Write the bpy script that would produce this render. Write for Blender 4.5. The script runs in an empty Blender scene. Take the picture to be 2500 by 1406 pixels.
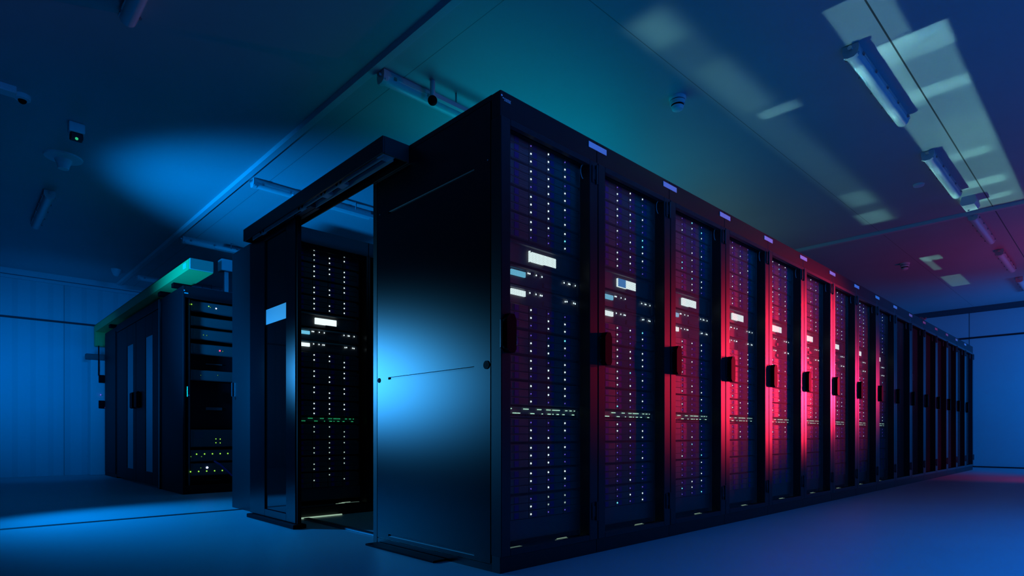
import bpy, bmesh, math, random
from math import pi, sin, cos, radians
from mathutils import Matrix, Vector

random.seed(11)
scn = bpy.context.scene
COL = scn.collection

# ------------------------------------------------------------------ materials
def new_mat(name):
    m = bpy.data.materials.new(name)
    m.use_nodes = True
    nt = m.node_tree
    return m, nt, nt.nodes['Principled BSDF']

def pbr(name, col, rough=0.5, metal=0.0, spec=0.5, bump=0.0, bscale=200.0):
    m, nt, b = new_mat(name)
    b.inputs['Base Color'].default_value = (*col, 1)
    b.inputs['Roughness'].default_value = rough
    b.inputs['Metallic'].default_value = metal
    b.inputs['Specular IOR Level'].default_value = spec
    if bump:
        tc = nt.nodes.new('ShaderNodeTexCoord')
        n = nt.nodes.new('ShaderNodeTexNoise'); n.inputs['Scale'].default_value = bscale
        bp = nt.nodes.new('ShaderNodeBump'); bp.inputs['Strength'].default_value = bump
        bp.inputs['Distance'].default_value = 0.002
        nt.links.new(tc.outputs['Object'], n.inputs['Vector'])
        nt.links.new(n.outputs['Fac'], bp.inputs['Height'])
        nt.links.new(bp.outputs['Normal'], b.inputs['Normal'])
    return m

def emit(name, col, s):
    m, nt, b = new_mat(name)
    b.inputs['Base Color'].default_value = (0.02, 0.02, 0.02, 1)
    b.inputs['Emission Color'].default_value = (*col, 1)
    b.inputs['Emission Strength'].default_value = s
    return m

def mth(nt, op, a, b=None, c=None):
    n = nt.nodes.new('ShaderNodeMath'); n.operation = op
    for i, v in enumerate((a, b, c)):
        if v is None: continue
        if isinstance(v, (int, float)): n.inputs[i].default_value = v
        else: nt.links.new(v, n.inputs[i])
    return n.outputs[0]

def satin(name, col, rough, ior=1.5):
    """powder-coated sheet metal: dark diffuse base under a Beckmann gloss"""
    m = bpy.data.materials.new(name); m.use_nodes = True; nt = m.node_tree
    nt.nodes.remove(nt.nodes['Principled BSDF'])
    d = nt.nodes.new('ShaderNodeBsdfDiffuse'); d.inputs[0].default_value = (*col, 1)
    g = nt.nodes.new('ShaderNodeBsdfGlossy'); g.distribution = 'BECKMANN'
    g.inputs['Color'].default_value = (1, 1, 1, 1); g.inputs['Roughness'].default_value = rough
    f = nt.nodes.new('ShaderNodeFresnel'); f.inputs[0].default_value = ior
    x = nt.nodes.new('ShaderNodeMixShader')
    nt.links.new(f.outputs[0], x.inputs[0]); nt.links.new(d.outputs[0], x.inputs[1]); nt.links.new(g.outputs[0], x.inputs[2])
    nt.links.new(x.outputs[0], nt.nodes['Material Output'].inputs[0])
    return m

M = {}
M['black'] = pbr('black_powder_coat', (0.006, 0.007, 0.009), 0.36)
M['panel'] = satin('black_side_panel_paint', (0.003, 0.004, 0.006), 0.35)
M['leaf'] = satin('sliding_door_paint', (0.003, 0.004, 0.006), 0.285)
M['stile'] = satin('dark_grey_door_paint', (0.026, 0.027, 0.031), 0.42, 1.36)
M['inside'] = pbr('rack_interior_black', (0.006, 0.006, 0.008), 0.7, 0, 0.2)
M['gear'] = pbr('server_dark_grey', (0.12, 0.112, 0.112), 0.5, 0, 0.3)
M['bay'] = pbr('drive_carrier_grey', (0.13, 0.12, 0.12), 0.45, 0, 0.35)
M['ear'] = pbr('server_ear_grey', (0.10, 0.11, 0.13), 0.5, 0.2, 0.5)
M['latch'] = pbr('drive_latch_blue', (0.025, 0.015, 0.26), 0.5, 0, 0.3)
M['dull'] = pbr('handle_black', (0.004, 0.004, 0.006), 0.6, 0, 0.06)
M['farblack'] = pbr('far_rack_black', (0.008, 0.009, 0.012), 0.55, 0, 0.16)
M['chrome'] = pbr('chrome', (0.75, 0.75, 0.78), 0.22, 1.0)
M['steel'] = pbr('brushed_steel', (0.35, 0.36, 0.40), 0.3, 0.9)
M['paper'] = pbr('white_paper', (0.95, 0.95, 0.95), 0.6)
M['plate'] = pbr('pale_label_plate', (0.80, 0.82, 0.85), 0.5)
M['white'] = pbr('white_plastic', (0.85, 0.86, 0.87), 0.4)
M['lamp_body'] = pbr('lamp_grey_body', (0.62, 0.64, 0.66), 0.45)
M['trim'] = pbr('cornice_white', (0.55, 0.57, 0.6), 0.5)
M['darktrim'] = pbr('cornice_dark', (0.05, 0.055, 0.07), 0.6)  # soft shade below the ceiling edge, put into the colour
M['strip'] = pbr('ceiling_joint_profile', (0.62, 0.64, 0.66), 0.45)
M['conduit'] = pbr('conduit_dark', (0.012, 0.013, 0.016), 0.5)
M['tray'] = pbr('yellow_cable_duct', (0.45, 0.62, 0.16), 0.5)
M['trayend'] = pbr('cream_end_cap', (0.66, 0.58, 0.40), 0.6)
M['glass'] = pbr('dark_door_glass', (0.004, 0.005, 0.006), 0.04, 0, 0.6)
M['cable'] = pbr('grey_cable', (0.25, 0.27, 0.3), 0.5)
M['bluecable'] = pbr('blue_cable', (0.06, 0.10, 0.5), 0.45)
M['grilleplate'] = pbr('perforated_floor_plate', (0.10, 0.12, 0.11), 0.5)
M['led'] = emit('status_light_white', (0.72, 0.93, 1.0), 1.9)
M['led_cyan'] = emit('status_light_cyan', (0.15, 0.75, 0.95), 2.2)
M['led_dim'] = emit('status_light_violet', (0.16, 0.10, 0.75), 1.2)
M['led_grey'] = emit('status_light_grey', (0.55, 0.75, 0.7), 0.9)
M['port'] = emit('port_light_mint', (0.55, 1.0, 0.78), 1.1)
M['port_green'] = emit('port_light_green', (0.03, 0.55, 0.22), 0.9)
M['lime'] = emit('indicator_lime', (0.30, 0.75, 0.06), 1.4)
M['limedim'] = emit('indicator_lime_dim', (0.10, 0.28, 0.04), 0.8)
M['bluelamp'] = emit('indicator_ice_blue', (0.45, 0.6, 1.0), 6.0)
M['redlamp'] = emit('indicator_red', (1.0, 0.05, 0.14), 2.2)
M['screen'] = emit('screen_white', (0.72, 0.90, 0.90), 1.25)
M['screen_cyan'] = emit('screen_pale_blue', (0.14, 0.52, 0.74), 1.0)
M['screen_half'] = emit('screen_half_blue', (0.05, 0.22, 0.52), 1.0)
M['slot'] = emit('light_from_below_slot', (0.55, 0.85, 0.62), 0.55)  # emission in place of aisle light leaking through rack gaps
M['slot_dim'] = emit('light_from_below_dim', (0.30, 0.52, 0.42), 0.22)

# translucent lamp diffuser
m, nt, b = new_mat('lamp_diffuser')
b.inputs['Base Color'].default_value = (0.78, 0.80, 0.82, 1)
b.inputs['Roughness'].default_value = 0.22
b.inputs['Specular IOR Level'].default_value = 0.6
M['diffuser'] = m

# perforated steel door mesh: hexagonal round holes
def mesh_material(name='perforated_door_mesh', p=0.0060, r=0.0028):
    m, nt, b = new_mat(name)
    b.inputs['Base Color'].default_value = (0.21, 0.19, 0.19, 1)
    b.inputs['Roughness'].default_value = 0.6
    b.inputs['Specular IOR Level'].default_value = 0.1
    tc = nt.nodes.new('ShaderNodeTexCoord')
    sp = nt.nodes.new('ShaderNodeSeparateXYZ')
    nt.links.new(tc.outputs['Object'], sp.inputs[0])
    X, Z = sp.outputs[0], sp.outputs[2]
    q = p * 0.8660254 * 2
    def d2(off):
        u = mth(nt, 'FRACT', mth(nt, 'ADD', mth(nt, 'DIVIDE', X, p), off))
        v = mth(nt, 'FRACT', mth(nt, 'ADD', mth(nt, 'DIVIDE', Z, q), off))
        u = mth(nt, 'MULTIPLY', mth(nt, 'SUBTRACT', u, 0.5), p)
        v = mth(nt, 'MULTIPLY', mth(nt, 'SUBTRACT', v, 0.5), q)
        return mth(nt, 'ADD', mth(nt, 'MULTIPLY', u, u), mth(nt, 'MULTIPLY', v, v))
    hole = mth(nt, 'LESS_THAN', mth(nt, 'MINIMUM', d2(0.0), d2(0.5)), r * r)
    tr = nt.nodes.new('ShaderNodeBsdfTransparent')
    mx = nt.nodes.new('ShaderNodeMixShader')
    nt.links.new(hole, mx.inputs[0]); nt.links.new(b.outputs[0], mx.inputs[1]); nt.links.new(tr.outputs[0], mx.inputs[2])
    nt.links.new(mx.outputs[0], nt.nodes['Material Output'].inputs[0])
    return m
M['mesh'] = mesh_material()

# ceiling: pale metal panels with dark joints along X every 0.97 m and one along Y
def lines_mask(nt, coord, start, step, half):
    f = mth(nt, 'FRACT', mth(nt, 'ADD', mth(nt, 'DIVIDE', mth(nt, 'SUBTRACT', coord, start), step), 0.5))
    d = mth(nt, 'MULTIPLY', mth(nt, 'ABSOLUTE', mth(nt, 'SUBTRACT', f, 0.5)), step)
    return mth(nt, 'LESS_THAN', d, half)

def surface(name, col, rough, setup, dark=0.12, bump=0.02, spec=0.5):
    m, nt, b = new_mat(name)
    tc = nt.nodes.new('ShaderNodeTexCoord'); sp = nt.nodes.new('ShaderNodeSeparateXYZ')
    nt.links.new(tc.outputs['Object'], sp.inputs[0])
    n = nt.nodes.new('ShaderNodeTexNoise'); n.inputs['Scale'].default_value = 2.2; n.inputs['Detail'].default_value = 5
    nt.links.new(tc.outputs['Object'], n.inputs['Vector'])
    rp = nt.nodes.new('ShaderNodeMapRange'); rp.inputs[3].default_value = 0.92; rp.inputs[4].default_value = 1.05
    nt.links.new(n.outputs['Fac'], rp.inputs[0])
    mask = setup(nt, sp.outputs)
    k = mth(nt, 'MULTIPLY', rp.outputs[0], mth(nt, 'SUBTRACT', 1.0, mth(nt, 'MULTIPLY', mask, 1 - dark)))
    vm = nt.nodes.new('ShaderNodeVectorMath'); vm.operation = 'SCALE'
    vm.inputs[0].default_value = col; nt.links.new(k, vm.inputs['Scale'])
    nt.links.new(vm.outputs[0], b.inputs['Base Color'])
    b.inputs['Roughness'].default_value = rough
    b.inputs['Specular IOR Level'].default_value = spec
    if bump:
        f = nt.nodes.new('ShaderNodeTexNoise'); f.inputs['Scale'].default_value = 300
        nt.links.new(tc.outputs['Object'], f.inputs['Vector'])
        bp = nt.nodes.new('ShaderNodeBump'); bp.inputs['Strength'].default_value = bump; bp.inputs['Distance'].default_value = 0.003
        nt.links.new(f.outputs['Fac'], bp.inputs['Height']); nt.links.new(bp.outputs['Normal'], b.inputs['Normal'])
    return m

M['ceiling'] = surface('ceiling_metal_panels', (0.50, 0.52, 0.54), 0.45,
    lambda nt, s: mth(nt, 'MAXIMUM', lines_mask(nt, s[1], -0.85, 40.0, 0.0045), mth(nt, 'MULTIPLY', mth(nt, 'MAXIMUM', lines_mask(nt, s[1], 0.12, 40.0, 0.003), lines_mask(nt, s[0], 0.41, 40.0, 0.003)), 0.55)))
M['floor'] = surface('floor_grey_vinyl', (0.46, 0.48, 0.50), 0.5,
    lambda nt, s: lines_mask(nt, s[1], 2.93, 60.0, 0.036), dark=0.03, bump=0.05)
def wall_ribs(nt, c, step, half, joint):
    a = lines_mask(nt, c, 0.0, step, half)
    return mth(nt, 'MAXIMUM', mth(nt, 'MULTIPLY', a, 0.09), mth(nt, 'MULTIPLY', lines_mask(nt, c, joint, 1.15, 0.006), 0.55))
M['wall_l'] = surface('wall_ribbed_panels', (0.52, 0.54, 0.57), 0.45, lambda nt, s: wall_ribs(nt, s[0], 0.19, 0.03, -0.42))
M['wall_dark'] = pbr('wall_dark_paint', (0.03, 0.032, 0.036), 0.7)
M['wall_r'] = surface('wall_smooth_panels', (0.52, 0.54, 0.57), 0.5, lambda nt, s: mth(nt, 'MULTIPLY', lines_mask(nt, s[1], 0.2, 1.15, 0.008), 0.8), bump=0.25)

# ------------------------------------------------------------------ mesh building
class MB:
    def __init__(s):
        s.bm = bmesh.new(); s.mats = []; s.cur = 0
    def mat(s, key):
        if key not in s.mats: s.mats.append(key)
        s.cur = s.mats.index(key); return s
    def _done(s, n0):
        s.bm.faces.ensure_lookup_table()
        for f in s.bm.faces[n0:]: f.material_index = s.cur
    def box(s, x0, x1, y0, y1, z0, z1, bev=0.0, seg=1):
        n0 = len(s.bm.faces)
        g = bmesh.ops.create_cube(s.bm, size=1, matrix=Matrix.Translation(((x0+x1)/2, (y0+y1)/2, (z0+z1)/2)) @ Matrix.Diagonal((x1-x0, y1-y0, z1-z0, 1)))
        if bev:
            es = list({e for v in g['verts'] for e in v.link_edges})
            bmesh.ops.bevel(s.bm, geom=es, offset=bev, segments=seg, affect='EDGES', profile=0.5)
        s._done(n0); return s
    def cyl(s, p0, p1, r, r2=None, n=16, caps=True):
        n0 = len(s.bm.faces)
        p0, p1 = Vector(p0), Vector(p1); d = p1 - p0
        mtx = Matrix.Translation((p0+p1)/2) @ d.to_track_quat('Z', 'Y').to_matrix().to_4x4()
        bmesh.ops.create_cone(s.bm, cap_ends=caps, segments=n, radius1=r, radius2=r if r2 is None else r2, depth=d.length, matrix=mtx)
        s._done(n0); return s
    def sph(s, c, r, sc=(1, 1, 1), u=10, v=6):
        n0 = len(s.bm.faces)
        bmesh.ops.create_uvsphere(s.bm, u_segments=u, v_segments=v, radius=r, matrix=Matrix.Translation(c) @ Matrix.Diagonal((*sc, 1)))
        s._done(n0); return s
    def prism(s, pts, axis, a, b):
        """extrude a 2-D outline (list of pairs) along axis from a to b"""
        n0 = len(s.bm.faces)
        def P(q, t):
            return {'x': (t, q[0], q[1]), 'y': (q[0], t, q[1]), 'z': (q[0], q[1], t)}[axis]
        A = [s.bm.verts.new(P(q, a)) for q in pts]; B = [s.bm.verts.new(P(q, b)) for q in pts]
        n = len(pts)
        for i in range(n): s.bm.faces.new((A[i], A[(i+1) % n], B[(i+1) % n], B[i]))
        s.bm.faces.new(A[::-1]); s.bm.faces.new(B)
        s._done(n0); return s
    def lathe(s, prof, c, n=28, axis='z'):
        """prof: (radius, height) pairs revolved about the vertical through c"""
        n0 = len(s.bm.faces); rings = []
        for r, h in prof:
            if r < 1e-6: rings.append([s.bm.verts.new((c[0], c[1], c[2]+h))])
            else: rings.append([s.bm.verts.new((c[0]+r*cos(2*pi*i/n), c[1]+r*sin(2*pi*i/n), c[2]+h)) for i in range(n)])
        for a, b in zip(rings, rings[1:]):
            for i in range(n):
                j = (i+1) % n
                if len(a) == 1 and len(b) == 1: continue
                if len(a) == 1: s.bm.faces.new((a[0], b[j], b[i]))
                elif len(b) == 1: s.bm.faces.new((a[i], a[j], b[0]))
                else: s.bm.faces.new((a[i], a[j], b[j], b[i]))
        s._done(n0); return s
    def tube(s, pts, r, n=8):
        n0 = len(s.bm.faces); pts = [Vector(p) for p in pts]; rings = []
        for i, p in enumerate(pts):
            d = (pts[min(i+1, len(pts)-1)] - pts[max(i-1, 0)]).normalized()
            q = d.to_track_quat('Z', 'Y')
            rings.append([s.bm.verts.new(p + q @ Vector((r*cos(2*pi*k/n), r*sin(2*pi*k/n), 0))) for k in range(n)])
        for a, b in zip(rings, rings[1:]):
            for k in range(n): s.bm.faces.new((a[k], a[(k+1) % n], b[(k+1) % n], b[k]))
        s.bm.faces.new(rings[0][::-1]); s.bm.faces.new(rings[-1])
        s._done(n0); return s
    def data(s, name, smooth=False):
        bmesh.ops.recalc_face_normals(s.bm, faces=s.bm.faces)
        me = bpy.data.meshes.new(name); s.bm.to_mesh(me); s.bm.free()
        for k in s.mats: me.materials.append(M[k])
        if smooth:
            me.polygons.foreach_set('use_smooth', [True]*len(me.polygons))
            me.set_sharp_from_angle(angle=radians(40))
        return me

CACHE = {}
def cached(key, make, smooth=False):
    if key not in CACHE: CACHE[key] = make().data(key, smooth)
    return CACHE[key]

def put(name, me, parent=None, loc=(0, 0, 0), rz=0.0):
    o = bpy.data.objects.new(name, me); COL.objects.link(o)
    o.location = loc
    if rz: o.rotation_euler = (0, 0, rz)
    if parent is not None: o.parent = parent
    return o
def part(name, mb, parent, loc=(0, 0, 0), smooth=False):
    return put(name, mb.data(name, smooth), parent, loc)
def tag(o, label, cat, group=None):
    o['label'] = label; o['category'] = cat
    if group: o['group'] = group
    return o
def thing(name, label, cat, loc=(0, 0, 0), group=None, rz=0.0):
    return tag(put(name, None, None, loc, rz), label, cat, group)
def struct(name, mb, smooth=False):
    o = put(name, mb.data(name, smooth)); o['kind'] = 'structure'; return o
ORD = ['', 'first', 'second', 'third', 'fourth', 'fifth', 'sixth', 'seventh', 'eighth', 'ninth', 'tenth', 'eleventh', 'twelfth',
       'thirteenth', 'fourteenth', 'fifteenth', 'sixteenth']

# ------------------------------------------------------------------ room
ZC = 2.78; YL = 8.55; XR = 11.36; YF = -6.0; XB = -6.0
struct('floor', MB().mat('floor').box(XB-.2, XR+.2, YF-.2, YL+.2, -0.12, 0.0))
struct('ceiling', MB().mat('ceiling').box(XB-.2, XR+.2, YF-.2, YL+.2, ZC, ZC+0.12))
struct('wall_left', MB().mat('wall_l').box(XB-.2, XR+.2, YL, YL+.15, 0, ZC))
struct('wall_right', MB().mat('wall_r').box(XR, XR+.15, YF, YL, 0, ZC))
struct('wall_front', MB().mat('wall_r').box(XB-.2, XR+.2, YF-.15, YF, 0, ZC))
struct('wall_back', MB().mat('wall_dark').box(XB-.15, XB, YF, YL, 0, ZC))
# cornice of the left wall: two stepped white profiles
struct('trim_1', MB().mat('trim').box(XB, XR, YL-.05, YL, ZC-.075, ZC).box(XB, XR, YL-.028, YL, ZC-.125, ZC-.085))
# shade along the top of the right wall, built as a dark strip
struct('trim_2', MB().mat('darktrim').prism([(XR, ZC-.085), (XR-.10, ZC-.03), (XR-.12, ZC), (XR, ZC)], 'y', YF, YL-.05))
# ceiling joint profiles that run across the room
struct('trim_3', MB().mat('strip').prism([(.185, ZC), (.20, ZC-.022), (.245, ZC-.022), (.26, ZC)], 'y', YF, YL-.05))
struct('trim_4', MB().mat('strip').prism([(5.70, ZC), (5.715, ZC-.03), (5.765, ZC-.03), (5.78, ZC)], 'y', YF, YL-.05))
# thin dark conduits along both walls
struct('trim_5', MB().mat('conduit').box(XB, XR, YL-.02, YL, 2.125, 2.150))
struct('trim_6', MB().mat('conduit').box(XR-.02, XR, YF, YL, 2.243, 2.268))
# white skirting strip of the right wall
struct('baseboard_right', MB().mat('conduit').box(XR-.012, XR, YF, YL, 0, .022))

# ------------------------------------------------------------------ racks
RW = 0.65
RX0 = -0.0133          # where the front row starts
H, D = 1.99, 1.0
def carcass(x0, x1=0.6485):
    b = MB().mat('black')
    b.box(x0, x0+.014, .006, D, .066, H)                       # side sheets
    b.box(x1-.014, x1, .006, D, .066, H)
    b.box(x0+.014, x1-.014, .006, D, H-.02, H)                 # roof
    b.box(x0, x1, .004, .034, 1.886, H-.0005, .002)            # header
    b.box(x0, x1, .006, D, 0, .0655)                           # plinth
    b.mat('inside').box(x0+.014, x1-.014, D-.02, D-.004, .066, H-.02)
    b.box(x0+.014, x1-.014, .03, .05, 1.86, 1.97)
    return b
def door_frame(x0, x1):
    b = MB().mat('stile')
    b.box(x0, x0+.053, -.004, .060, .068, 1.883, .0025)
    b.box(x1-.060, x1, -.004, .060, .068, 1.883, .0025)
    b.box(x0+.053, x1-.060, -.004, .022, 1.858, 1.883, .002)
    b.box(x0+.053, x1-.060, -.004, .022, .068, .094, .002)
    return b
def handle_mesh():
    b = MB().mat('dull')
    b.prism([(.018, .925), (.030, .910), (.062, .910), (.072, .925), (.072, 1.045), (.060, 1.068), (.034, 1.068), (.018, 1.045)], 'y', -.034, -.004)
    b.box(.0035, .014, -.014, -.004, .925, 1.045, .003)
    b.mat('steel').box(.0045, .0075, -.018, -.0138, .935, 1.035)
    b.mat('dull').box(.012, .020, -.010, -.004, .935, 1.035)
    return b
def key_mesh():
    return MB().mat('chrome').cyl((.079, -.004, .985), (.079, -.022, .985), .008, n=14).box(.0765, .0815, -.030, -.018, .945, .985, .002).sph((.079, -.024, .948), .006, (1, .6, 1.5))
def hinge_mesh(z):
    return MB().mat('stile').cyl((.632, -.010, z), (.632, -.010, z+.09), .006, n=10).box(.600, .612, -.010, -.004, z+.004, z+.086, .002).box(.6120, .632, -.008, -.004, z+.02, z+.07)
def arc_cable():
    pts = [(.555+.02*(1-sin(t)), .026, 1.828+.034*cos(t)) for t in [pi*.05+i*pi*.9/12 for i in range(13)]]
    return MB().mat('cable').tube(pts, .0022, 6)
def label_plate():
    return MB().mat('plate').box(.585, .724, .0005, .0036, 1.944, 1.972, .001)
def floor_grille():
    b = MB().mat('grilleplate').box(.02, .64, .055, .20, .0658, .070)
    b.mat('slot')  # glowing strips stand in for light from the aisle behind
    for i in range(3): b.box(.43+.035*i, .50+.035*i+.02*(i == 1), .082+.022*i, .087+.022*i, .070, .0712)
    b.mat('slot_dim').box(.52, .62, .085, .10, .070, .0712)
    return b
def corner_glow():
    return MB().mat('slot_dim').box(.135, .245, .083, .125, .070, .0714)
def blank_panel():
    return MB().mat('gear').box(.12, .635, .100, .106, .108, .194, .001).mat('ear').box(.12, .635, .0985, .102, .104, .1078)
def mount_rail(x):
    return MB().mat('inside').box(x, x+.018, .108, .14, .066, 1.96)

def make_rack(n, label, base, group, door='mesh', gear=True, first=False, look='dark'):
    t = thing('server_rack', label, 'server rack', base, group)
    x0 = 0.0215 if first else 0.0020
    put('carcass', cached(f'rack_carcass_{first}', lambda: carcass(x0)), t)
    put('mounting_rail', cached('mount_rail_a', lambda: mount_rail(.106)), t)
    put('mounting_rail', cached('mount_rail_b', lambda: mount_rail(.620)), t)
    if door:
        d = put('door', cached(f'rack_door_{first}', lambda: door_frame(.0135 if first else .0035, .647)), t)
        if door == 'mesh':
            put('mesh_panel', cached('door_mesh_panel', lambda: MB().mat('mesh').prism([(.050, .090), (.596, .090), (.596, 1.862), (.050, 1.862)], 'y', .0548, .0552)), d)
        put('door_handle', cached('door_handle', handle_mesh), d)
        put('lock_key', cached('lock_key', key_mesh, True), d)
        put('hinge', cached('hinge_a', lambda: hinge_mesh(1.774), True), d)
        put('hinge', cached('hinge_b', lambda: hinge_mesh(.16), True), d)
        put('ground_cable', cached('ground_cable', arc_cable, True), t)
    if gear:
        put('blanking_panel', cached('blanking_panel', blank_panel), t)
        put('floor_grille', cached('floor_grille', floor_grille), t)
    return t

# ---- servers (built with their lower left front corner at the origin)
SW = 0.497
def chassis(h):
    b = MB().mat('gear')
    b.box(.012, SW-.012, .004, .62, .002, h-.002)
    b.prism([(-.004, h-.006), (.004, h-.002), (.030, h-.002), (.030, .002), (0, .002), (0, h-.010)], 'x', .018, SW-.018)
    return b
def ear(x, big):
    b = MB().mat('ear').box(x, x+.018, -.012, .006, .004, big-.012, .002)
    return b
def bay_mesh():
    b = MB().mat('bay')
    b.box(0, .112, -.012, .004, 0, .0325, .0015)
    b.box(.050, .108, -.0135, -.012, .004, .010).box(.050, .108, -.0135, -.012, .014, .0185).box(.050, .108, -.0135, -.012, .0225, .027)
    return b
def latch_mesh():
    return MB().mat('latch').box(.020, .047, -.0155, -.0118, .003, .029, .001)
def led_mesh(k, r=.0046):
    return MB().mat(k).sph((0, 0, 0), r, (1, .5, 1), 10, 6)
LEDK = {'w': 'led', 'd': 'led_dim', 'c': 'led_cyan', 'g': 'led_grey'}
def led(parent, k, loc, r=.0046, name='status_light'):
    return put(name, cached(f'light_{k}_{r}', lambda: led_mesh(k, r), True), parent, loc)

def storage_server(base, label, group, pattern, detail):
    """pattern: three strings of four characters, w lit / d violet / c cyan / g grey / . off"""
    t = thing('storage_server', label, 'server', base, group)
    put('chassis', cached('server_chassis_2u', lambda: chassis(.1085)), t)
    put('rack_ear', cached('server_ear_a', lambda: ear(0, .1085)), t)
    put('rack_ear', cached('server_ear_b', lambda: ear(SW-.018, .1085)), t)
    if detail == 0:
        def allb():
            b = MB().mat('bay')
            for r in range(3):
                for c in range(4):
                    b.box(.0205+.116*c, .1325+.116*c, -.012, .004, .002+.035*r, .0345+.035*r)
            b.mat('latch')
            for r in range(3):
                for c in range(4):
                    b.box(.0405+.116*c, .0675+.116*c, -.0155, -.012, .005+.035*r, .031+.035*r)
            return b
        put('drive_bays', cached('server_bays_merged', allb), t)
    for r in range(3):
        for c in range(4):
            bx, bz = .0205+.116*c, .002+.035*(2-r)
            ch = pattern[r][c] if c else '.'
            if detail:
                bay = put('drive_bay', cached('drive_bay', bay_mesh), t, (bx, 0, bz))
                put('latch', cached('drive_latch', latch_mesh), bay)
                if ch in LEDK: led(bay, LEDK[ch], (.0095, -.0135, .016), .0042 if ch != 'd' else .0034)
            elif ch in LEDK and c:
                led(t, LEDK[ch], (bx+.0095, -.0135, bz+.016), .0038 if ch != 'd' else .0032)
    return t

def screen_server(base, label, group, sx0, sx1, z0, z1, h, scr, leds, half=False, bar=False):
    t = thing('slim_server', label, 'server', base, group)
    put('chassis', cached(f'slim_chassis_{h}', lambda: chassis(h)), t)
    put('rack_ear', cached(f'slim_ear_a{h}', lambda: ear(0, h)), t)
    put('rack_ear', cached(f'slim_ear_b{h}', lambda: ear(SW-.018, h)), t)
    put('front_lip', cached(f'slim_lip{h}', lambda: MB().mat('ear').prism([(-.004, h-.004), (-.012, h-.016), (-.004, h-.020), (.002, h-.004)], 'x', .02, SW-.02)), t)
    s = put('display_screen', cached(f'screen_{sx0}_{sx1}_{z0}_{scr}', lambda: MB().mat(scr).box(sx0, sx1, -.010, .002, z0, z1, .0012)), t)
    if half:
        put('dim_area', cached(f'screen_dim_{sx0}_{z0}', lambda: MB().mat('screen_half').box(sx0+.001, sx0+(sx1-sx0)*.42, -.0112, -.0098, z0+.001, z1-.001)), s)
    if bar:
        put('bright_edge', cached(f'screen_bar_{sx0}_{z0}', lambda: MB().mat('screen').box(sx0-.013, sx0-.009, -.010, .002, z0-.002, z1+.003)), s)
    put('drive_tray', cached(f'slim_tray{h}', lambda: MB().mat('bay').box(.235, .345, -.009, .002, .012, .034, .002)), t)
    for x, z in leds: led(t, 'led', (x, -.0065, z), .0040)
    return t

PORTS = [(2, [0, 1, .28], 0)]
ROW_A = [.0, .078, .087, .096, .105, .168, .178, .188, .230, .240, .251, .270, .279, .288, .298, .308, .316, .362, .370, .394, .402, .426]
ROW_B = [.012, .022, .031, .041, .051, .124, .133, .142, .198, .238, .246, .252, .271, .300, .309, .342, .350, .411, .420]
def switch_unit(base, label, group, k, single):
    t = thing('network_switch', label, 'network switch', base, group)
    def body():
        b = chassis(.053)
        b.mat('inside')
        for i in range(24): b.box(.026+.0187*i, .041+.0187*i, -.0045, .002, .008, .0165)
        return b
    put('chassis', cached('switch_chassis', body), t)
    put('rack_ear', cached('switch_ear_a', lambda: ear(0, .053)), t)
    put('rack_ear', cached('switch_ear_b', lambda: ear(SW-.018, .053)), t)
    sp = [(x+.030, .039) for x in ROW_A] + [(x+.030, .020) for x in ROW_B]
    if single:
        for x, z in sp: put('port_light', cached(f'port_light_{k}', lambda: MB().mat(k).box(-.0024, .0024, -.002, .002, -.0020, .0020)), t, (x, -.006, z))
    else:
        def allp():
            b = MB().mat(k)
            for x, z in sp: b.box(x-.0024, x+.0024, -.008, -.004, z-.002, z+.002)
            return b
        put('port_lights', cached(f'port_lights_{k}', allp), t)
    return t

ZS = [1.839, 1.7245, 1.610, 1.496, 1.099, .9845, .870, .7565, .592, .478, .363, .2485]   # middle drive row of each storage server
P1 = [('wdwd', 'wwww', 'dwww'), ('wwwd', 'wwww', 'wdww'), ('wwww', 'dwwd', 'wwww'), ('wwww', 'wwdc', 'ddgw'),
      ('wwdd', 'wwww', 'ddww'), ('wddc', 'wwww', 'wwwd'), ('wwdw', 'wwww', 'ddww'), ('wwww', 'ddww', 'wwdd'),
      ('wddw', 'wwdw', 'wwwd'), ('wwww', 'wwwd', 'dwwd'), ('wwww', 'wwdw', 'ddwd'), ('wdgg', 'wwgg', 'dwdd')]
P1[3] = ('wwww', 'wwdc', 'wddw')
PR2 = [('.w.w', '.www', '.gw.'), ('.www', '.www', '.w.w'), ('...w', '.www', '.ww.'), ('.w.w', '.www', '.www'),
       ('.ww.', '.www', '...w'), ('.w.w', '.www', '..w.'), ('.w.w', '.www', '..w.'), ('.www', '.www', '.wg.'),
       ('.gg.', '.g.g', '..gg'), ('..gg', '.gg.', '.ggg'), ('..gg', '.g.g', '.gg.'), ('..g.', '.g.g', '....')]
def rand_pattern(dimmer, lit=0.66):
    out = []
    for r in range(3):
        s = ''
        for c in range(4):
            u = random.random()
            s += ('w' if u < lit else 'd' if u < .93 else 'c') if random.random() > dimmer else 'd'
        out.append(s)
    return out
LA = [(.135, .060), (.146, .060), (.188, .060), (.226, .060), (.380, .060), (.413, .060), (.422, .060), (.462, .060)]
LB = [(.146, .058), (.186, .058), (.215, .058), (.226, .058), (.388, .056), (.401, .058), (.450, .058), (.462, .057)]

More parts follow.
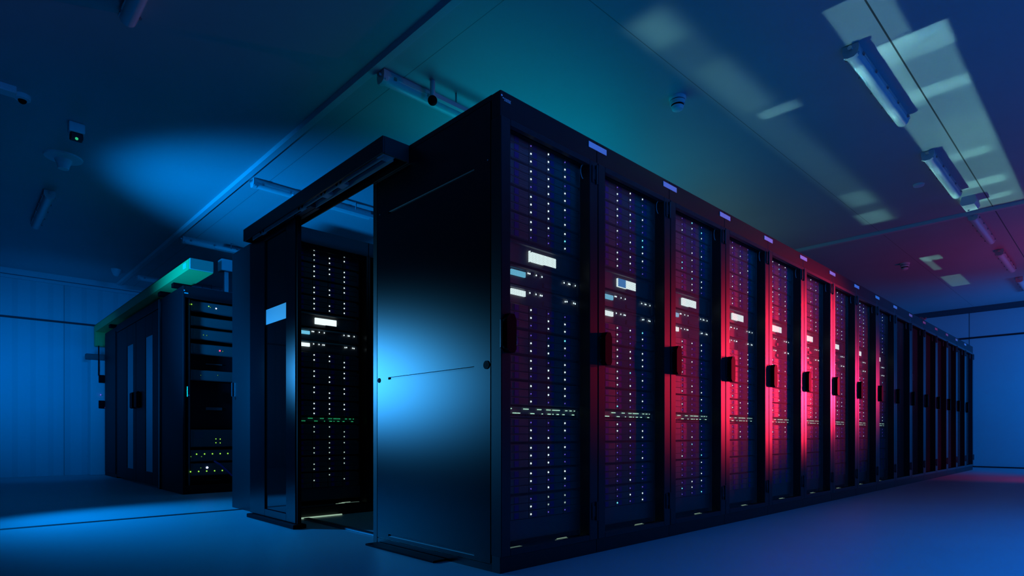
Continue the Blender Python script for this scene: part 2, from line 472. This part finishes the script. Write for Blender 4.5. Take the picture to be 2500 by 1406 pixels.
def fill_rack(base, where, gname, patterns, detail, single_ports, port='port', half=False, bar=False, what='black'):
    bx, by = base[0]+.1333, base[1]+.10
    for i, z in enumerate(ZS):
        storage_server((bx, by, z-.0535), f'{what} storage server, {ORD[i+1]} from the top, in {where}', gname, patterns[i], detail)
    screen_server((bx, by, 1.333), f'server with a long white status screen in {where}', gname, .156, .319, .022, .066, .104, 'screen', [], half, bar)
    screen_server((bx, by, 1.239), f'slim server with a short pale blue screen in {where}', gname, .028, .117, .037, .060, .086, 'screen_cyan', LA)
    screen_server((bx, by, 1.154), f'slim server with a short white screen in {where}', gname, .028, .117, .036, .060, .084, 'screen', LB)
    switch_unit((bx, by, .6475), f'network switch with two rows of port lights in {where}', gname, port, single_ports)

racks = []
LOOK = ['', 'black corner server rack with a wide dark side panel facing the blue light', 'black server rack beside the corner rack, its door faintly red at one edge',
        'black server rack, third along the front row, door partly lit dark red', 'red-lit server rack, fourth along the front row from the corner',
        'brightly red-lit server rack, fifth along the front row from the corner', 'red-lit server rack with pink door posts, sixth along the front row',
        'dim red server rack, seventh along the front row from the corner', 'dim red server rack, eighth along the front row from the corner',
        'dark server rack with few lights, ninth along the front row from the corner']
for n in range(1, 17):
    base = (RX0 + RW*(n-1), 0, 0)
    lab = LOOK[n] if n < len(LOOK) else f'unlit dark server rack, {ORD[n]} along the front row from the corner'
    if n == 16: lab = 'unlit dark server rack at the far end of the front row by the wall'
    t = make_rack(n, lab, base, 'server racks of the front row', gear=n < 10, first=n == 1)
    if n < 16:
        tag(put('number_plate', cached('number_plate', label_plate), None, base), f'pale blank plate on the header over the joint of the {ORD[n]} and {ORD[n+1]} front racks', 'number plate', 'plates on the rack headers')
    racks.append(t)
    if n == 1: put('corner_vent', cached('corner_vent', corner_glow), t)  # glowing patch painted in for leaked light, no vent
    if n <= 9:
        where = f'the {ORD[n]} rack of the front row'
        pats = P1 if n == 1 else [rand_pattern(.15 if i < 8 else (.55 if n < 4 else .8), .66 if n < 3 else .5) for i in range(12)]
        if n > 3:
            pats = [p if i < 9 else ['....']*3 for i, p in enumerate(pats)]
        fill_rack(base, where, f'servers in {where}', pats, 1 if n <= 2 else 0, n <= 2, half=n == 2, bar=n == 1)
    if n == 11:
        screen_server((base[0]+.1333, .10, 1.24), 'lone server with a small greenish screen in the eleventh rack of the front row', None, .03, .14, .03, .06, .086, 'screen_cyan', [])

# side panel of the corner rack (three long grooves, two locks, screws)
def side_panel(depth0=0.0):
    b = MB().mat('panel')
    X0, X1 = .0, .0145
    ya, yb = .0635, .955
    sa, sb = .168, .850
    zs = [.034, .051, .063, .8535, .8655, 1.703, 1.715, 1.962]
    for i, (z0, z1) in enumerate(zip(zs, zs[1:])):
        if i in (1, 3, 5):
            b.box(X0, X1, ya, sa, z0, z1).box(X0, X1, sb, yb, z0, z1)
        else: b.box(X0, X1, ya, yb, z0, z1)
    b.box(X1-.002, X1, sa-.01, sb+.01, .04, .075).box(X1-.002, X1, sa-.01, sb+.01, .845, .875).box(X1-.002, X1, sa-.01, sb+.01, 1.69, 1.73)
    b.mat('lamp_body')  # pale lips in two grooves paint the light their edges catch
    for z0, z1 in ((.051, .063), (1.703, 1.715)):
        b.box(X0+.003, X1, sa, sb, z0, z0+.0015).box(X0+.003, X1, sa, sb, z1-.0015, z1)
    b.mat('black')
    b.box(X0+.002, X1, .004, .0585, 0, H-.001, .002).box(X0+.001, X1, .960, D, 0, H-.001, .002)
    b.box(X0+.003, X1, .0585, .960, 0, .030).box(X0+.002, X1, .0585, .960, 1.966, H-.001)
    b.mat('inside').box(X1-.001, X1+.006, .01, .99, .005, 1.985)
    return b
def lock_disc(r):
    return MB().mat('dull').cyl((-.003, 0, 0), (.004, 0, 0), r, n=20).mat('inside').cyl((-.0036, 0, 0), (-.003, 0, 0), r*.4, n=12)
def screw():
    return MB().mat('chrome').cyl((-.002, 0, 0), (.002, 0, 0), .0035, n=10)
def add_side_panel(rack, dx):
    s = put('side_panel', cached('side_panel', side_panel), rack, (dx, 0, 0))
    put('lock', cached('lock_small', lambda: lock_disc(.0125)), s, (0, .937, .855))
    put('lock', cached('lock_big', lambda: lock_disc(.018)), s, (0, .087, .865))
    for y, z in ((.929, 1.72), (.078, 1.722)): put('screw', cached('panel_screw', screw), s, (0, y, z))
    return s
add_side_panel(racks[0], -RX0)
# maker's badge at the top corner of the first rack: a small dot and a slanted word, too small to read
b = MB().mat('white').cyl((.0225, .0045, 1.9675), (.0225, .002, 1.9675), .0045, n=6)
b.prism([(.027, 1.959), (.0335, 1.957), (.0335, 1.9615), (.030, 1.963)], 'y', .0025, .0045)
for i in range(7):
    x = .037+.0055*i
    b.box(x, x+.0018, .0025, .0045, 1.9535, 1.9625)
    b.box(x, x+.0042, .0025, .0045, [1.961, 1.957, 1.9535][i % 3], [1.9625, 1.9585, 1.955][i % 3])
b.box(.036, .0745, .0025, .0045, 1.9505, 1.9515)
part('brand_badge', b, racks[0])
# loose cable end on top of the twelfth rack
tag(put('cable_loop', MB().mat('cable').tube([(7.25+.06*cos(a), .06+.05*sin(a), 2.0+.035*abs(sin(a*1.5))) for a in [i*.45 for i in range(15)]], .012, 8).data('cable_loop', True)),
    'small dark cable loop lying on top of the twelfth rack', 'cable')

# ------------------------------------------------------------------ second row behind the aisle
R2 = (-0.022, 2.12, 0.0)
t2 = make_rack(1, 'open black server rack with green port lights seen through the aisle doorway', R2, 'server racks behind the aisle', door=None, first=True)
add_side_panel(t2, 0.022)
part('edge_latch', MB().mat('steel').box(.010, .021, .972, .990, .87, .98, .003), t2)
part('plinth_light', MB().mat('slot').box(.10, .42, -.030, -.020, .003, .010), t2)  # glowing strip painted in for light on the aisle floor, no lamp
fill_rack((R2[0]-.0133, R2[1], 0), 'the open rack inside the aisle doorway', 'servers inside the aisle doorway', PR2, 1, True, 'port_green', what='dark')
make_rack(2, 'dark server rack beside the open rack deeper inside the aisle', (R2[0]+RW, R2[1], 0), 'server racks behind the aisle', door=None, gear=False)

# ------------------------------------------------------------------ sliding aisle door, its track and floor guide
sd = thing('sliding_door', 'dark sliding aisle door with a narrow glass pane, pushed open before the second row', 'door', (-.10, 1.735, 0))
b = MB().mat('leaf')
b.box(0, .036, 0, .137, .030, 1.90, .002).box(0, .036, .477, .74, .030, 1.90, .002)
b.box(0, .036, .137, .477, .030, .078, .002).box(0, .036, .137, .477, 1.86, 1.90, .002)
part('door_frame', b, sd)
g = part('glass_panel', MB().mat('glass').box(.010, .022, .130, .484, .075, 1.865), sd)
st = part('paper_notice', MB().mat('paper').box(.0080, .0098, .139, .475, 1.303, 1.402), g)
part('jamb_seal', MB().mat('dull').box(.006, .030, -.018, 0, .03, 1.90), sd)

tr = thing('door_track', 'black overhead door track with rollers spanning the aisle doorway', 'door track', (-.15, .66, 1.905))
L = 1.80
b = MB().mat('black')
b.box(0, .012, 0, L, 0, .082, .002).box(.012, .148, 0, L, .066, .082).box(.140, .148, 0, L, -.004, .066)
b.box(.012, .14, 0, .010, 0, .066).box(.012, .14, L-.010, L, 0, .066)
part('housing', b, tr)
for x in (.040, .088):
    part('guide_rail', MB().mat('lamp_body').box(x, x+.005, .05, L-.06, .004, .036).mat('black').box(x-.010, x+.016, .05, L-.06, .036, .064), tr)
part('end_plate', MB().mat('lamp_body').box(.020, .095, .02, .105, .016, .022, .002).mat('chrome').box(.018, .026, .095, .115, .010, .022, .002), tr)
for y in (.50, .68, .97, 1.56):
    c = part('roller_carriage', MB().mat('lamp_body').box(.045, .080, y-.035, y+.035, .006, .026, .003), tr)
    for dy in (-.022, .022):
        part('wheel', MB().mat('chrome').cyl((.036, y+dy, .022), (.050, y+dy, .022), .014, n=16), c, smooth=True)
part('soft_stop', MB().mat('ear').box(.058, .118, .88, 1.20, .004, .026, .004).mat('steel').cyl((.030, .74, .018), (.030, .86, .018), .006, n=10), tr)
part('hanger_bracket', MB().mat('steel').box(.052, .085, 1.10, 1.115, -.004, .03).box(.052, .085, 1.70, 1.715, -.004, .03), tr)
tag(put('floor_guide', MB().mat('dull').box(-.128, -.045, 1.70, 2.46, 0, .026, .003).data('floor_guide')),
    'low dark guide strip on the floor under the sliding door', 'floor guide')
tag(put('threshold_strip', MB().mat('steel').box(.10, .14, 1.02, 2.06, 0, .012, .003).data('threshold_strip')),
    'flat metal threshold strip across the floor of the aisle doorway', 'threshold')
tag(put('base_feet', MB().mat('dull').box(-.075, -.001, .36, .95, .0, .010, .002).data('base_feet')),
    'flat black stabiliser foot on the floor beside the corner rack', 'stabiliser')

# ------------------------------------------------------------------ third row: open equipment rack
Y3 = 4.45
e = thing('equipment_rack', 'dark open equipment rack with green lights behind the second row', 'equipment rack', (0, Y3, 0), 'equipment racks of the far rows')
b = MB().mat('farblack')
W3 = .62
b.box(0, .02, .0, .79, 0, H, .003).box(W3-.02, W3, 0, .79, 0, H, .003).box(.02, W3-.02, 0, .79, H-.03, H).box(.02, W3-.02, 0, .79, 0, .08)
b.box(.02, W3-.02, 0, .03, 1.88, H-.03).mat('inside').box(.02, W3-.02, .77, .78, .08, H-.03)
part('carcass', b, e)
for x in (.062, .54): part('mounting_rail', MB().mat('gear').box(x, x+.016, .06, .10, .08, 1.9), e)
part('maker_plate', MB().mat('plate').box(.012, .045, -.003, 0, 1.915, 1.924).box(.006, .016, -.003, 0, 1.938, 1.948), e)
part('door_latch', MB().mat('steel').box(.030, .046, -.018, 0, .93, 1.03, .003).mat('chrome').sph((.046, -.016, .945), .009), e)
def unit(name, label, z0, z1, lights, extra=None, depth=.5):
    u = thing(name, label, 'network unit', (.082, Y3+.055, z0), 'network units in the open far rack')
    b = MB().mat('gear').box(0, .455, .0, depth, 0, z1-z0, .002)
    part('chassis', b, u)
    part('front_plate', MB().mat('bay').box(.02, .43, -.006, 0, .006, z1-z0-.006, .001), u)
    for k, x, z, r in lights: led(u, k, (x-.082+.01, -.007, z-z0), r, 'indicator_light')
    if extra: extra(u)
    return u
unit('network_unit', 'top network unit of the open far rack, one icy blue light', 1.77, 1.87,
     [('limedim', .063, 1.828, .004), ('lime', .077, 1.829, .0055), ('lime', .232, 1.832, .0055), ('limedim', .248, 1.824, .005), ('bluelamp', .300, 1.82, .0065)])
unit('network_unit', 'network unit with two faint green lights below the top units in the far rack', 1.50, 1.60,
     [('limedim', .184, 1.545, .0055), ('limedim', .214, 1.544, .005)])
unit('network_unit', 'blank network unit between the top units of the open far rack', 1.63, 1.72, [])
unit('network_unit', 'network unit with one red light in the open far rack', 1.355, 1.455,
     [('redlamp', .335, 1.405, .0075), ('limedim', .362, 1.402, .005)])
unit('network_unit', 'network unit with two barely lit green spots in the middle of the far rack', 1.10, 1.20,
     [('limedim', .16, 1.15, .003), ('limedim', .315, 1.16, .004)], depth=.4)
unit('network_unit', 'network unit with a square of four green lights in the far rack', .45, .62,
     [('lime', .298, .528, .005), ('lime', .338, .526, .005), ('lime', .298, .490, .005), ('lime', .338, .488, .0045)],
     lambda u: part('dark_screen', MB().mat('ear').box(.032, .112, -.010, -.006, .085, .15, .002), u))
unit('network_unit', 'network unit with an upper row of lime lights near the far rack base', .31, .42,
     [('lime', .122+.072*i, .381, .0065) for i in range(5)] + [('limedim', .072, .358, .005), ('limedim', .166, .356, .005)])
unit('network_unit', 'lowest network unit with lime lights and an icy blue light in far rack', .17, .29,
     [('lime', .068+.0725*i, .2125, .0065) for i in range(5)] + [('bluelamp', .217, .247, .010), ('limedim', .16, .246, .005)])
# shelf units that fill the gaps so that everything stands on something
for z0, z1, w in ((1.21, 1.35, 'below the red light'), (.63, 1.09, 'in the middle'), (.085, .165, 'at the base')):
    s = thing('blank_unit', f'plain dark filler unit {w} of the open far rack', 'filler unit', (.082, Y3+.11, z0), 'filler units in the open far rack')
    part('body', MB().mat('inside').box(0, .455, 0, .4, 0, z1-z0), s)
    part('cable_bar', MB().mat('gear').box(.15, .30, -.012, 0, (z1-z0)*.4, (z1-z0)*.46), s)
tag(put('patch_cable', MB().mat('bluecable').tube([(.285, Y3+.03, .31), (.33, Y3-.005, .275), (.38, Y3-.02, .22), (.44, Y3-.01, .16)], .009, 8).data('patch_cable', True)),
    'thick blue cable slanting across the lights of the open far rack', 'cable')

# glazed double door between the third and fourth row, and the last rack
dd = thing('aisle_double_door', 'dark double glass door between the two far rack rows', 'door', (0, 5.30, 0))
for y0, y1, ga, gb in ((0.0, 1.045, .29, .60), (1.055, 2.10, 1.20, 1.52)):
    b = MB().mat('farblack')
    b.box(.0, .04, y0, ga, .02, 1.90, .003).box(.0, .04, gb, y1, .02, 1.90, .003)
    b.box(.0, .04, ga, gb, .02, .16, .003).box(0, .04, ga, gb, 1.66, 1.90, .003)
    lf = part('door_leaf', b, dd)
    part('glass_panel', MB().mat('glass').box(.004, .022, ga-.002, gb+.002, .155, 1.665), lf)
for y in (.90, 1.12): part('door_handle', MB().mat('dull').box(-.04, 0, y-.07, y+.07, .88, 1.07, .012), dd)
part('lintel_panel', MB().mat('farblack').box(-.005, .05, -.005, 2.105, 1.905, 2.0, .003), dd)
part('edge_post', MB().mat('stile').box(-.012, .03, -.055, -.006, 0, 1.99, .003), dd)
l4 = thing('equipment_rack', 'last dark equipment rack standing before the ribbed wall', 'equipment rack', (0, 7.42, 0), 'equipment racks of the far rows')
part('carcass', MB().mat('farblack').box(0, .62, 0, .78, 0, H, .004), l4)
part('side_panel', MB().mat('farblack').box(-.008, 0, .04, .74, .05, 1.93, .002), l4)

# yellow cable duct on top of the far rows
cd = thing('cable_duct', 'yellow cable duct running along the tops of the far racks', 'cable duct', (-.08, 3.95, 2.03))
b = MB().mat('tray').box(0, .20, .02, 4.45, 0, .006).box(0, .006, .02, 4.45, .006, .10).box(.194, .20, .02, 4.45, .006, .10).box(0, .2, .02, 4.45, .094, .10)
part('trough', b, cd)
part('end_cap', MB().mat('trayend').box(.002, .198, .0, .02, .001, .099, .004), cd)
part('side_clip', MB().mat('white').box(-.004, 0, .10, .19, .03, .075, .002), cd)
tag(put('duct_elbow', MB().mat('tray').box(-.08, .12, 8.401, 8.52, 1.83, 2.13, .01).data('duct_elbow')), 'yellow elbow at the end of the cable duct dropping above the control cabinet', 'cable duct')
part('support_bracket', MB().mat('dull').box(.03, .17, .62, .70, -.04, 0).box(.03, .17, 1.1, 1.2, -.04, 0).box(.03, .17, 3.6, 3.7, -.04, 0), cd)
jb = thing('junction_box', 'blue-lit junction box on top of the open far rack', 'junction box', (.40, 4.62, 1.99))
part('post', MB().mat('steel').box(.04, .08, .04, .08, 0, .26), jb)
part('body', MB().mat('lamp_body').box(0, .16, 0, .12, .255, .375, .008, 2), jb)
# wall unit in the corner with two black boxes
wu = thing('wall_control_cabinet', 'tall pale control cabinet against the ribbed wall with two black boxes', 'cabinet', (-.15, 8.30, 0))
part('body', MB().mat('lamp_body').box(0, .24, 0, .24, 0, 1.62, .006), wu)
part('cable_bracket', MB().mat('gear').box(-.06, .28, -.02, .06, 1.62, 1.70, .006), wu)
part('riser_cable', MB().mat('dull').tube([(.09, -.015, 1.82), (.09, -.015, 1.5), (.09, -.012, 1.40)], .008, 8), wu)
for z in (1.30, .94): part('black_box', MB().mat('dull').box(.09, .16, -.03, 0, z, z+.11, .004), wu)
for x, z in ((.11, 1.13), (.17, .955)): led(wu, 'led_dim', (x, -.032 if z > 1 else -.006, z), .008, 'indicator_light')
part('pale_plate', MB().mat('plate').box(.17, .19, -.01, 0, 1.30, 1.40), wu)

# ------------------------------------------------------------------ ceiling lights and detectors
def batten(label, x, y, ln=1.12, along='x', group='batten lights over the front row'):
    t = thing('ceiling_batten_light', label, 'ceiling light', (x, y, ZC), group, 0 if along == 'x' else pi/2)
    def body():
        b = MB().mat('lamp_body')
        b.prism([(-.036, 0), (.036, 0), (.043, -.024), (.043, -.036), (-.043, -.036), (-.043, -.024)], 'x', .015, ln-.015)
        b.box(.03, .10, -.03, .03, -.004, 0)
        return b
    put('housing', cached(f'batten_body_{ln}', body), t)
    def diff():
        b = MB().mat('diffuser')
        prof = [(-.040, -.035)] + [(-.038*cos(a), -.037-.036*sin(a)) for a in [i*pi/12 for i in range(13)]] + [(.040, -.035)]
        return b.prism(prof, 'x', .03, ln-.02)
    put('diffuser', cached(f'batten_diff_{ln}', diff, True), t)
    def cap():
        b = MB().mat('lamp_body')
        b.prism([(-.041, -.003), (.041, -.003), (.043, -.032), (.035, -.064), (.016, -.075), (-.016, -.075), (-.035, -.064), (-.043, -.032)], 'x', 0, .03)
        b.cyl((0, .0, -.026), (-.016, 0, -.026), .012, n=14).mat('chrome').sph((.012, .034, -.062), .006).sph((.012, -.037, -.058), .006)
        return b
    put('end_cap', cached('batten_cap', cap, True), t)
    for i in range(5):
        xx = .08+(ln-.16)*i/4
        for s in (-1, 1):
            put('clip', cached(f'batten_clip_{s}', lambda s=s: MB().mat('steel').box(-.010, .010, s*.044-.003, s*.044+.003, -.046, -.026, .002).box(-.006, .006, s*.048-.003, s*.048+.003, -.043, -.036)), t, (xx, 0, 0))
    return t
yR = -.685
for i, x in enumerate((2.06, 3.88, 5.76, 7.45, 9.25)):
    batten(f'grey batten ceiling light over the aisle before the front row, {ORD[i+1]} from the corner end', x, yR)
for i, (x, y, w) in enumerate(((.27, 1.37, 'above the doorway end of the aisle'), (.28, 3.47, 'above the second rack row'), (.28, 5.55, 'above the third rack row'), (.30, 7.75, 'above the last rack row'))):
    batten(f'grey batten ceiling light {w}', x, y, 1.15, 'x', 'batten lights over the far rows')
    g = thing('hanging_channel', f'thin metal channel on rods beside the batten light {w}', 'support channel', (x+.30, y-.13, ZC), 'support channels on the ceiling')
    part('channel', MB().mat('lamp_body').box(0, .95, -.015, .015, -.098, -.090).box(0, .95, -.015, -.012, -.09, -.07).box(0, .95, .012, .015, -.09, -.07), g)
    for xx in (.18, .62): part('rod', MB().mat('steel').cyl((xx, 0, 0), (xx, 0, -.09), .006, n=8), g)
for i, (x, y0, w) in enumerate(((-.95, .72, 'over the floor before the aisle doorway'), (-.95, 4.98, 'over the floor before the far rows'))):
    batten(f'dark batten ceiling light {w}', x, y0, 1.15, 'y', 'batten lights over the open floor')

def detector(label, x, y):
    t = thing('smoke_detector', label, 'smoke detector', (x, y, ZC), 'smoke detectors on the ceiling')
    put('base', cached('detector_base', lambda: MB().mat('white').lathe([(0, 0), (.055, 0), (.055, -.012), (.050, -.020), (0, -.020)], (0, 0, 0)), True), t)
    put('body', cached('detector_body', lambda: MB().mat('white').lathe([(.049, -.026), (.047, -.048), (.030, -.050), (.030, -.058), (.041, -.060), (.034, -.078), (.02, -.084), (0, -.084)], (0, 0, 0)), True), t)
    put('vent_ring', cached('detector_ring', lambda: MB().mat('dull').lathe([(0, -.02), (.044, -.02), (.044, -.026), (0, -.026)], (0, 0, 0)).lathe([(.0405, -.048), (.0405, -.060), (.02, -.060), (.02, -.048)], (0, 0, 0))), t)
    return t
detector('white smoke detector on the ceiling above the second and third racks', 1.83, .275)
detector('white smoke detector on the ceiling beyond the far ceiling joint', 7.33, .25)
tag(put('ceiling_sensor', MB().mat('white').lathe([(0, 0), (.045, 0), (.04, -.014), (.02, -.02), (0, -.02)], (4.58, -.48, ZC)).data('ceiling_sensor', True)), 'small flat round sensor on the ceiling beside the second batten light', 'sensor')
t = thing('emergency_light', 'white boxy emergency light at the end of the second batten light', 'emergency light', (5.20, -.735, ZC))
part('body', MB().mat('white').prism([(-.05, 0), (.05, 0), (.062, -.06), (.045, -.085), (-.045, -.085), (-.062, -.06)], 'x', 0, .20), t)
part('lens', MB().mat('chrome').sph((.16, .02, -.085), .010), t)
# over the open floor
t = thing('dome_speaker', 'white cone shaped ceiling speaker with a wide flat rim', 'speaker', (-.955, 4.10, ZC))
part('rim', MB().mat('white').lathe([(0, 0), (.13, 0), (.125, -.012), (.05, -.025), (0, -.025)], (0, 0, 0), 36), t, smooth=True)
part('cone', MB().mat('white').lathe([(.060, -.022), (.042, -.070), (.036, -.095), (0, -.095)], (0, 0, 0), 30), t, smooth=True)
t = thing('exit_beacon', 'white ceiling beacon box with a small green light', 'emergency light', (-1.01, 3.37, ZC))
part('body', MB().mat('white').box(0, .095, 0, .08, -.07, 0, .008, 2), t)
part('lower_cover', MB().mat('conduit').box(.01, .085, .01, .07, -.115, -.07, .006), t)
led(t, 'port_green', (.045, .006, -.116), .010, 'indicator_light')
t = thing('dome_camera', 'small ceiling dome camera with a black lens', 'camera', (-1.275, 3.21, ZC))
part('base', MB().mat('white').lathe([(0, 0), (.045, 0), (.043, -.028), (.02, -.034), (0, -.034)], (0, 0, 0)), t, smooth=True)
part('lens_dome', MB().mat('dull').sph((0, 0, -.032), .024, u=16, v=10), t, smooth=True)
tag(put('ceiling_junction_box', MB().mat('white').box(-1.40, -1.31, 3.10, 3.19, ZC-.045, ZC, .005).data('ceiling_junction_box')), 'white junction box on the ceiling next to the dome camera', 'junction box')
t = thing('cone_detector', 'small white cone detector on the ceiling near the ribbed wall', 'detector', (.03, 7.62, ZC))
part('body', MB().mat('white').lathe([(0, 0), (.060, 0), (.058, -.02), (.036, -.075), (.02, -.09), (0, -.09)], (0, 0, 0)), t, smooth=True)
t = thing('motion_sensor', 'dark ball motion sensor hanging beside the batten light above the aisle', 'sensor', (.56, 1.235, ZC))
part('stem', MB().mat('lamp_body').cyl((0, 0, 0), (0, 0, -.10), .016, n=14), t, smooth=True)
part('lens', MB().mat('dull').sph((0, 0, -.122), .030, u=16, v=10), t, smooth=True)

# ------------------------------------------------------------------ lights
def aim(o, target):
    d = Vector(target) - o.location
    o.rotation_euler = d.to_track_quat('-Z', 'Y').to_euler()
def spot(name, loc, target, col, power, angle, blend=1.0, radius=.05):
    l = bpy.data.lights.new(name, 'SPOT'); l.color = col; l.energy = power
    l.spot_size = radians(angle); l.spot_blend = blend; l.shadow_soft_size = radius
    o = bpy.data.objects.new(name, l); COL.objects.link(o); o.location = loc; aim(o, target); return o
def area(name, loc, target, col, power, sx, sy, spread=180):
    l = bpy.data.lights.new(name, 'AREA'); l.shape = 'RECTANGLE'; l.size = sx; l.size_y = sy; l.color = col; l.energy = power
    l.spread = radians(spread)
    o = bpy.data.objects.new(name, l); COL.objects.link(o); o.location = loc; aim(o, target); return o

KEY = (0.0, 0.28, 1.0); FILL = (0.0, 0.19, 1.0); RED = (1.0, 0.02, 0.07)
spot('blue_key_lamp', (-2.0, 4.0, 1.2), (-.02, 1.28, .97), (0.09, 0.50, 0.84), 185, 36, 1.0, .12)
spot('blue_floor_lamp', (-2.0, 4.0, 1.2), (.2, 2.2, 0), KEY, 400, 74, 1.0, .10)
spot('blue_ceiling_lamp', (-2.0, 3.85, 1.2), (3.0, 3.9, 2.78), KEY, 640, 72, 1.0, .10)
area('blue_fill_lamp', (4.0, -4.8, 1.3), (4.3, 0, 1.3), FILL, 8, 5.0, 1.0, 50)  # added area light out of view, fills the rack fronts
area('blue_high_lamp', (2.0, -4.9, 2.45), (2.0, 0, 2.12), (0.0, 0.22, 1.0), 11, 9.0, .25, 16)  # added light out of view, brightens header plates and ceiling devices
area('blue_overhead_lamp', (1.4, -3.1, 2.70), (1.4, -3.0, 0), FILL, 84, 4.4, 1.2, 108)  # added fill out of view, lifts the floor but not the ceiling
area('blue_end_lamp', (9.6, -3.0, 1.4), (11.3, 0.2, 1.4), (0, .22, 1), 34, .8, .8, 110)
area('blue_far_lamp', (-1.5, 6.2, 1.35), (-.45, 8.55, 1.3), (0, .25, 1), 7, .4, .8, 90)
spot('red_lamp', (6.9, -1.75, 1.08), (3.0, 0.0, 1.04), RED, 1350, 20, 1.0, .12)
spot('red_side_lamp', (6.9, -1.75, 1.15), (4.75, 0.0, 1.1), (1.0, .02, .14), 280, 36, 1.0, .12)
spot('red_wide_lamp', (6.9, -1.75, 1.85), (2.7, 0.0, 1.5), RED, 430, 26, 1.0, .12)
spot('red_glow_lamp', (7.6, -1.6, 0.9), (7.6, -0.6, 2.78), (1.0, .03, .30), 22, 156, 1.0, .2)
spot('red_floor_lamp', (8.0, -1.9, 0.9), (8.4, -.5, 0), (1.0, .02, .25), 22, 80, 1.0, .2)
area('aisle_lamp', (1.9, 1.55, 2.02), (1.9, 1.2, 2.78), (0.0, 0.52, 0.80), 7.5, 2.2, .6)
area('aisle_white_lamp', (4.2, 1.4, 2.02), (4.2, 1.0, 2.78), (0.34, 0.80, 0.66), 1.3, 2.0, .6)

# added lights without fixtures, throwing strips of light on to the ceiling
PATCH = (0.36, 0.98, 0.88)
def up_patch(x0, x1, y0, y1, e, spread=1.5, dy=.78):
    """a directional roof lamp whose beam lands on ceiling rectangle x0..x1, y0..y1"""
    z = 2.03; h = ZC - z
    cx, cyy = (x0+x1)/2, (y0+y1)/2
    o = area('roof_uplight', (cx, cyy+dy, z), (cx, cyy, ZC), PATCH, 1, x1-x0, (y1-y0)*h/math.hypot(h, dy), spread)
    d = Vector((0, -dy, h)).normalized()
    zax = -d; xax = Vector((1, 0, 0)); yax = zax.cross(xax)
    o.rotation_euler = Matrix((xax, yax, zax)).transposed().to_euler()
    o.data.energy = .85 * e * (x1-x0) * (y1-y0)
up_patch(1.67, 2.30, -.95, -.67, .8)
up_patch(2.20, 2.46, -1.10, -.68, 1.9)
up_patch(2.46, 5.66, -1.09, -.66, .9)
up_patch(2.86, 3.02, -1.09, -.70, 1.2)
up_patch(3.46, 4.10, -1.09, -.80, .35)
up_patch(4.10, 4.26, -1.03, -.72, 1.2)
up_patch(4.82, 5.02, -1.03, -.72, 1.3)
up_patch(5.33, 5.47, -1.02, -.72, 1.2)
up_patch(2.20, 3.1, -.84, -.78, .7)
up_patch(1.05, 1.32, -.12, .10, .45, 9, .6)
up_patch(1.0, 5.4, -.22, .12, .22, 9, .6)
up_patch(1.65, 2.35, -.20, .06, .22, 8, .6)
up_patch(2.40, 2.52, -.32, .0, .7, 4, .6)
up_patch(4.35, 4.75, -.17, .10, .4, 6, .6)
up_patch(5.0, 5.38, -.16, .16, .6, 5, .6)
up_patch(7.18, 7.42, -.17, .06, .8, 2, .6)
up_patch(7.18, 8.0, -.02, .06, .6, 2, .6)
up_patch(8.45, 9.25, -.20, .08, .6, 2, .6)

w = bpy.data.worlds.new('world'); scn.world = w; w.use_nodes = True
w.node_tree.nodes['Background'].inputs[0].default_value = (0.0, 0.02, 0.08, 1)
w.node_tree.nodes['Background'].inputs[1].default_value = 0.05

# ------------------------------------------------------------------ camera
cam = bpy.data.cameras.new('camera'); co = bpy.data.objects.new('camera', cam); COL.objects.link(co)
co.location = (-1.651975, -1.7927, 0.573408)
co.rotation_euler = (pi/2, 0, 0.8071 - pi/2)
cam.sensor_fit = 'HORIZONTAL'; cam.sensor_width = 36.0
cam.lens = 1452.83 / 2500 * 36.0
cam.shift_y = 357.19 / 2500
cam.clip_start = 0.02; cam.clip_end = 60
scn.camera = co

scn.view_settings.view_transform = 'Standard'
scn.view_settings.look = 'None'
scn.view_settings.exposure = 0.0
scn.view_settings.gamma = 1.0
scn.view_settings.use_curve_mapping = False
scn.cycles.transparent_max_bounces = 16
scn.cycles.max_bounces = 8
scn.cycles.caustics_reflective = False
scn.cycles.caustics_refractive = False
scn.cycles.sample_clamp_indirect = 3.0
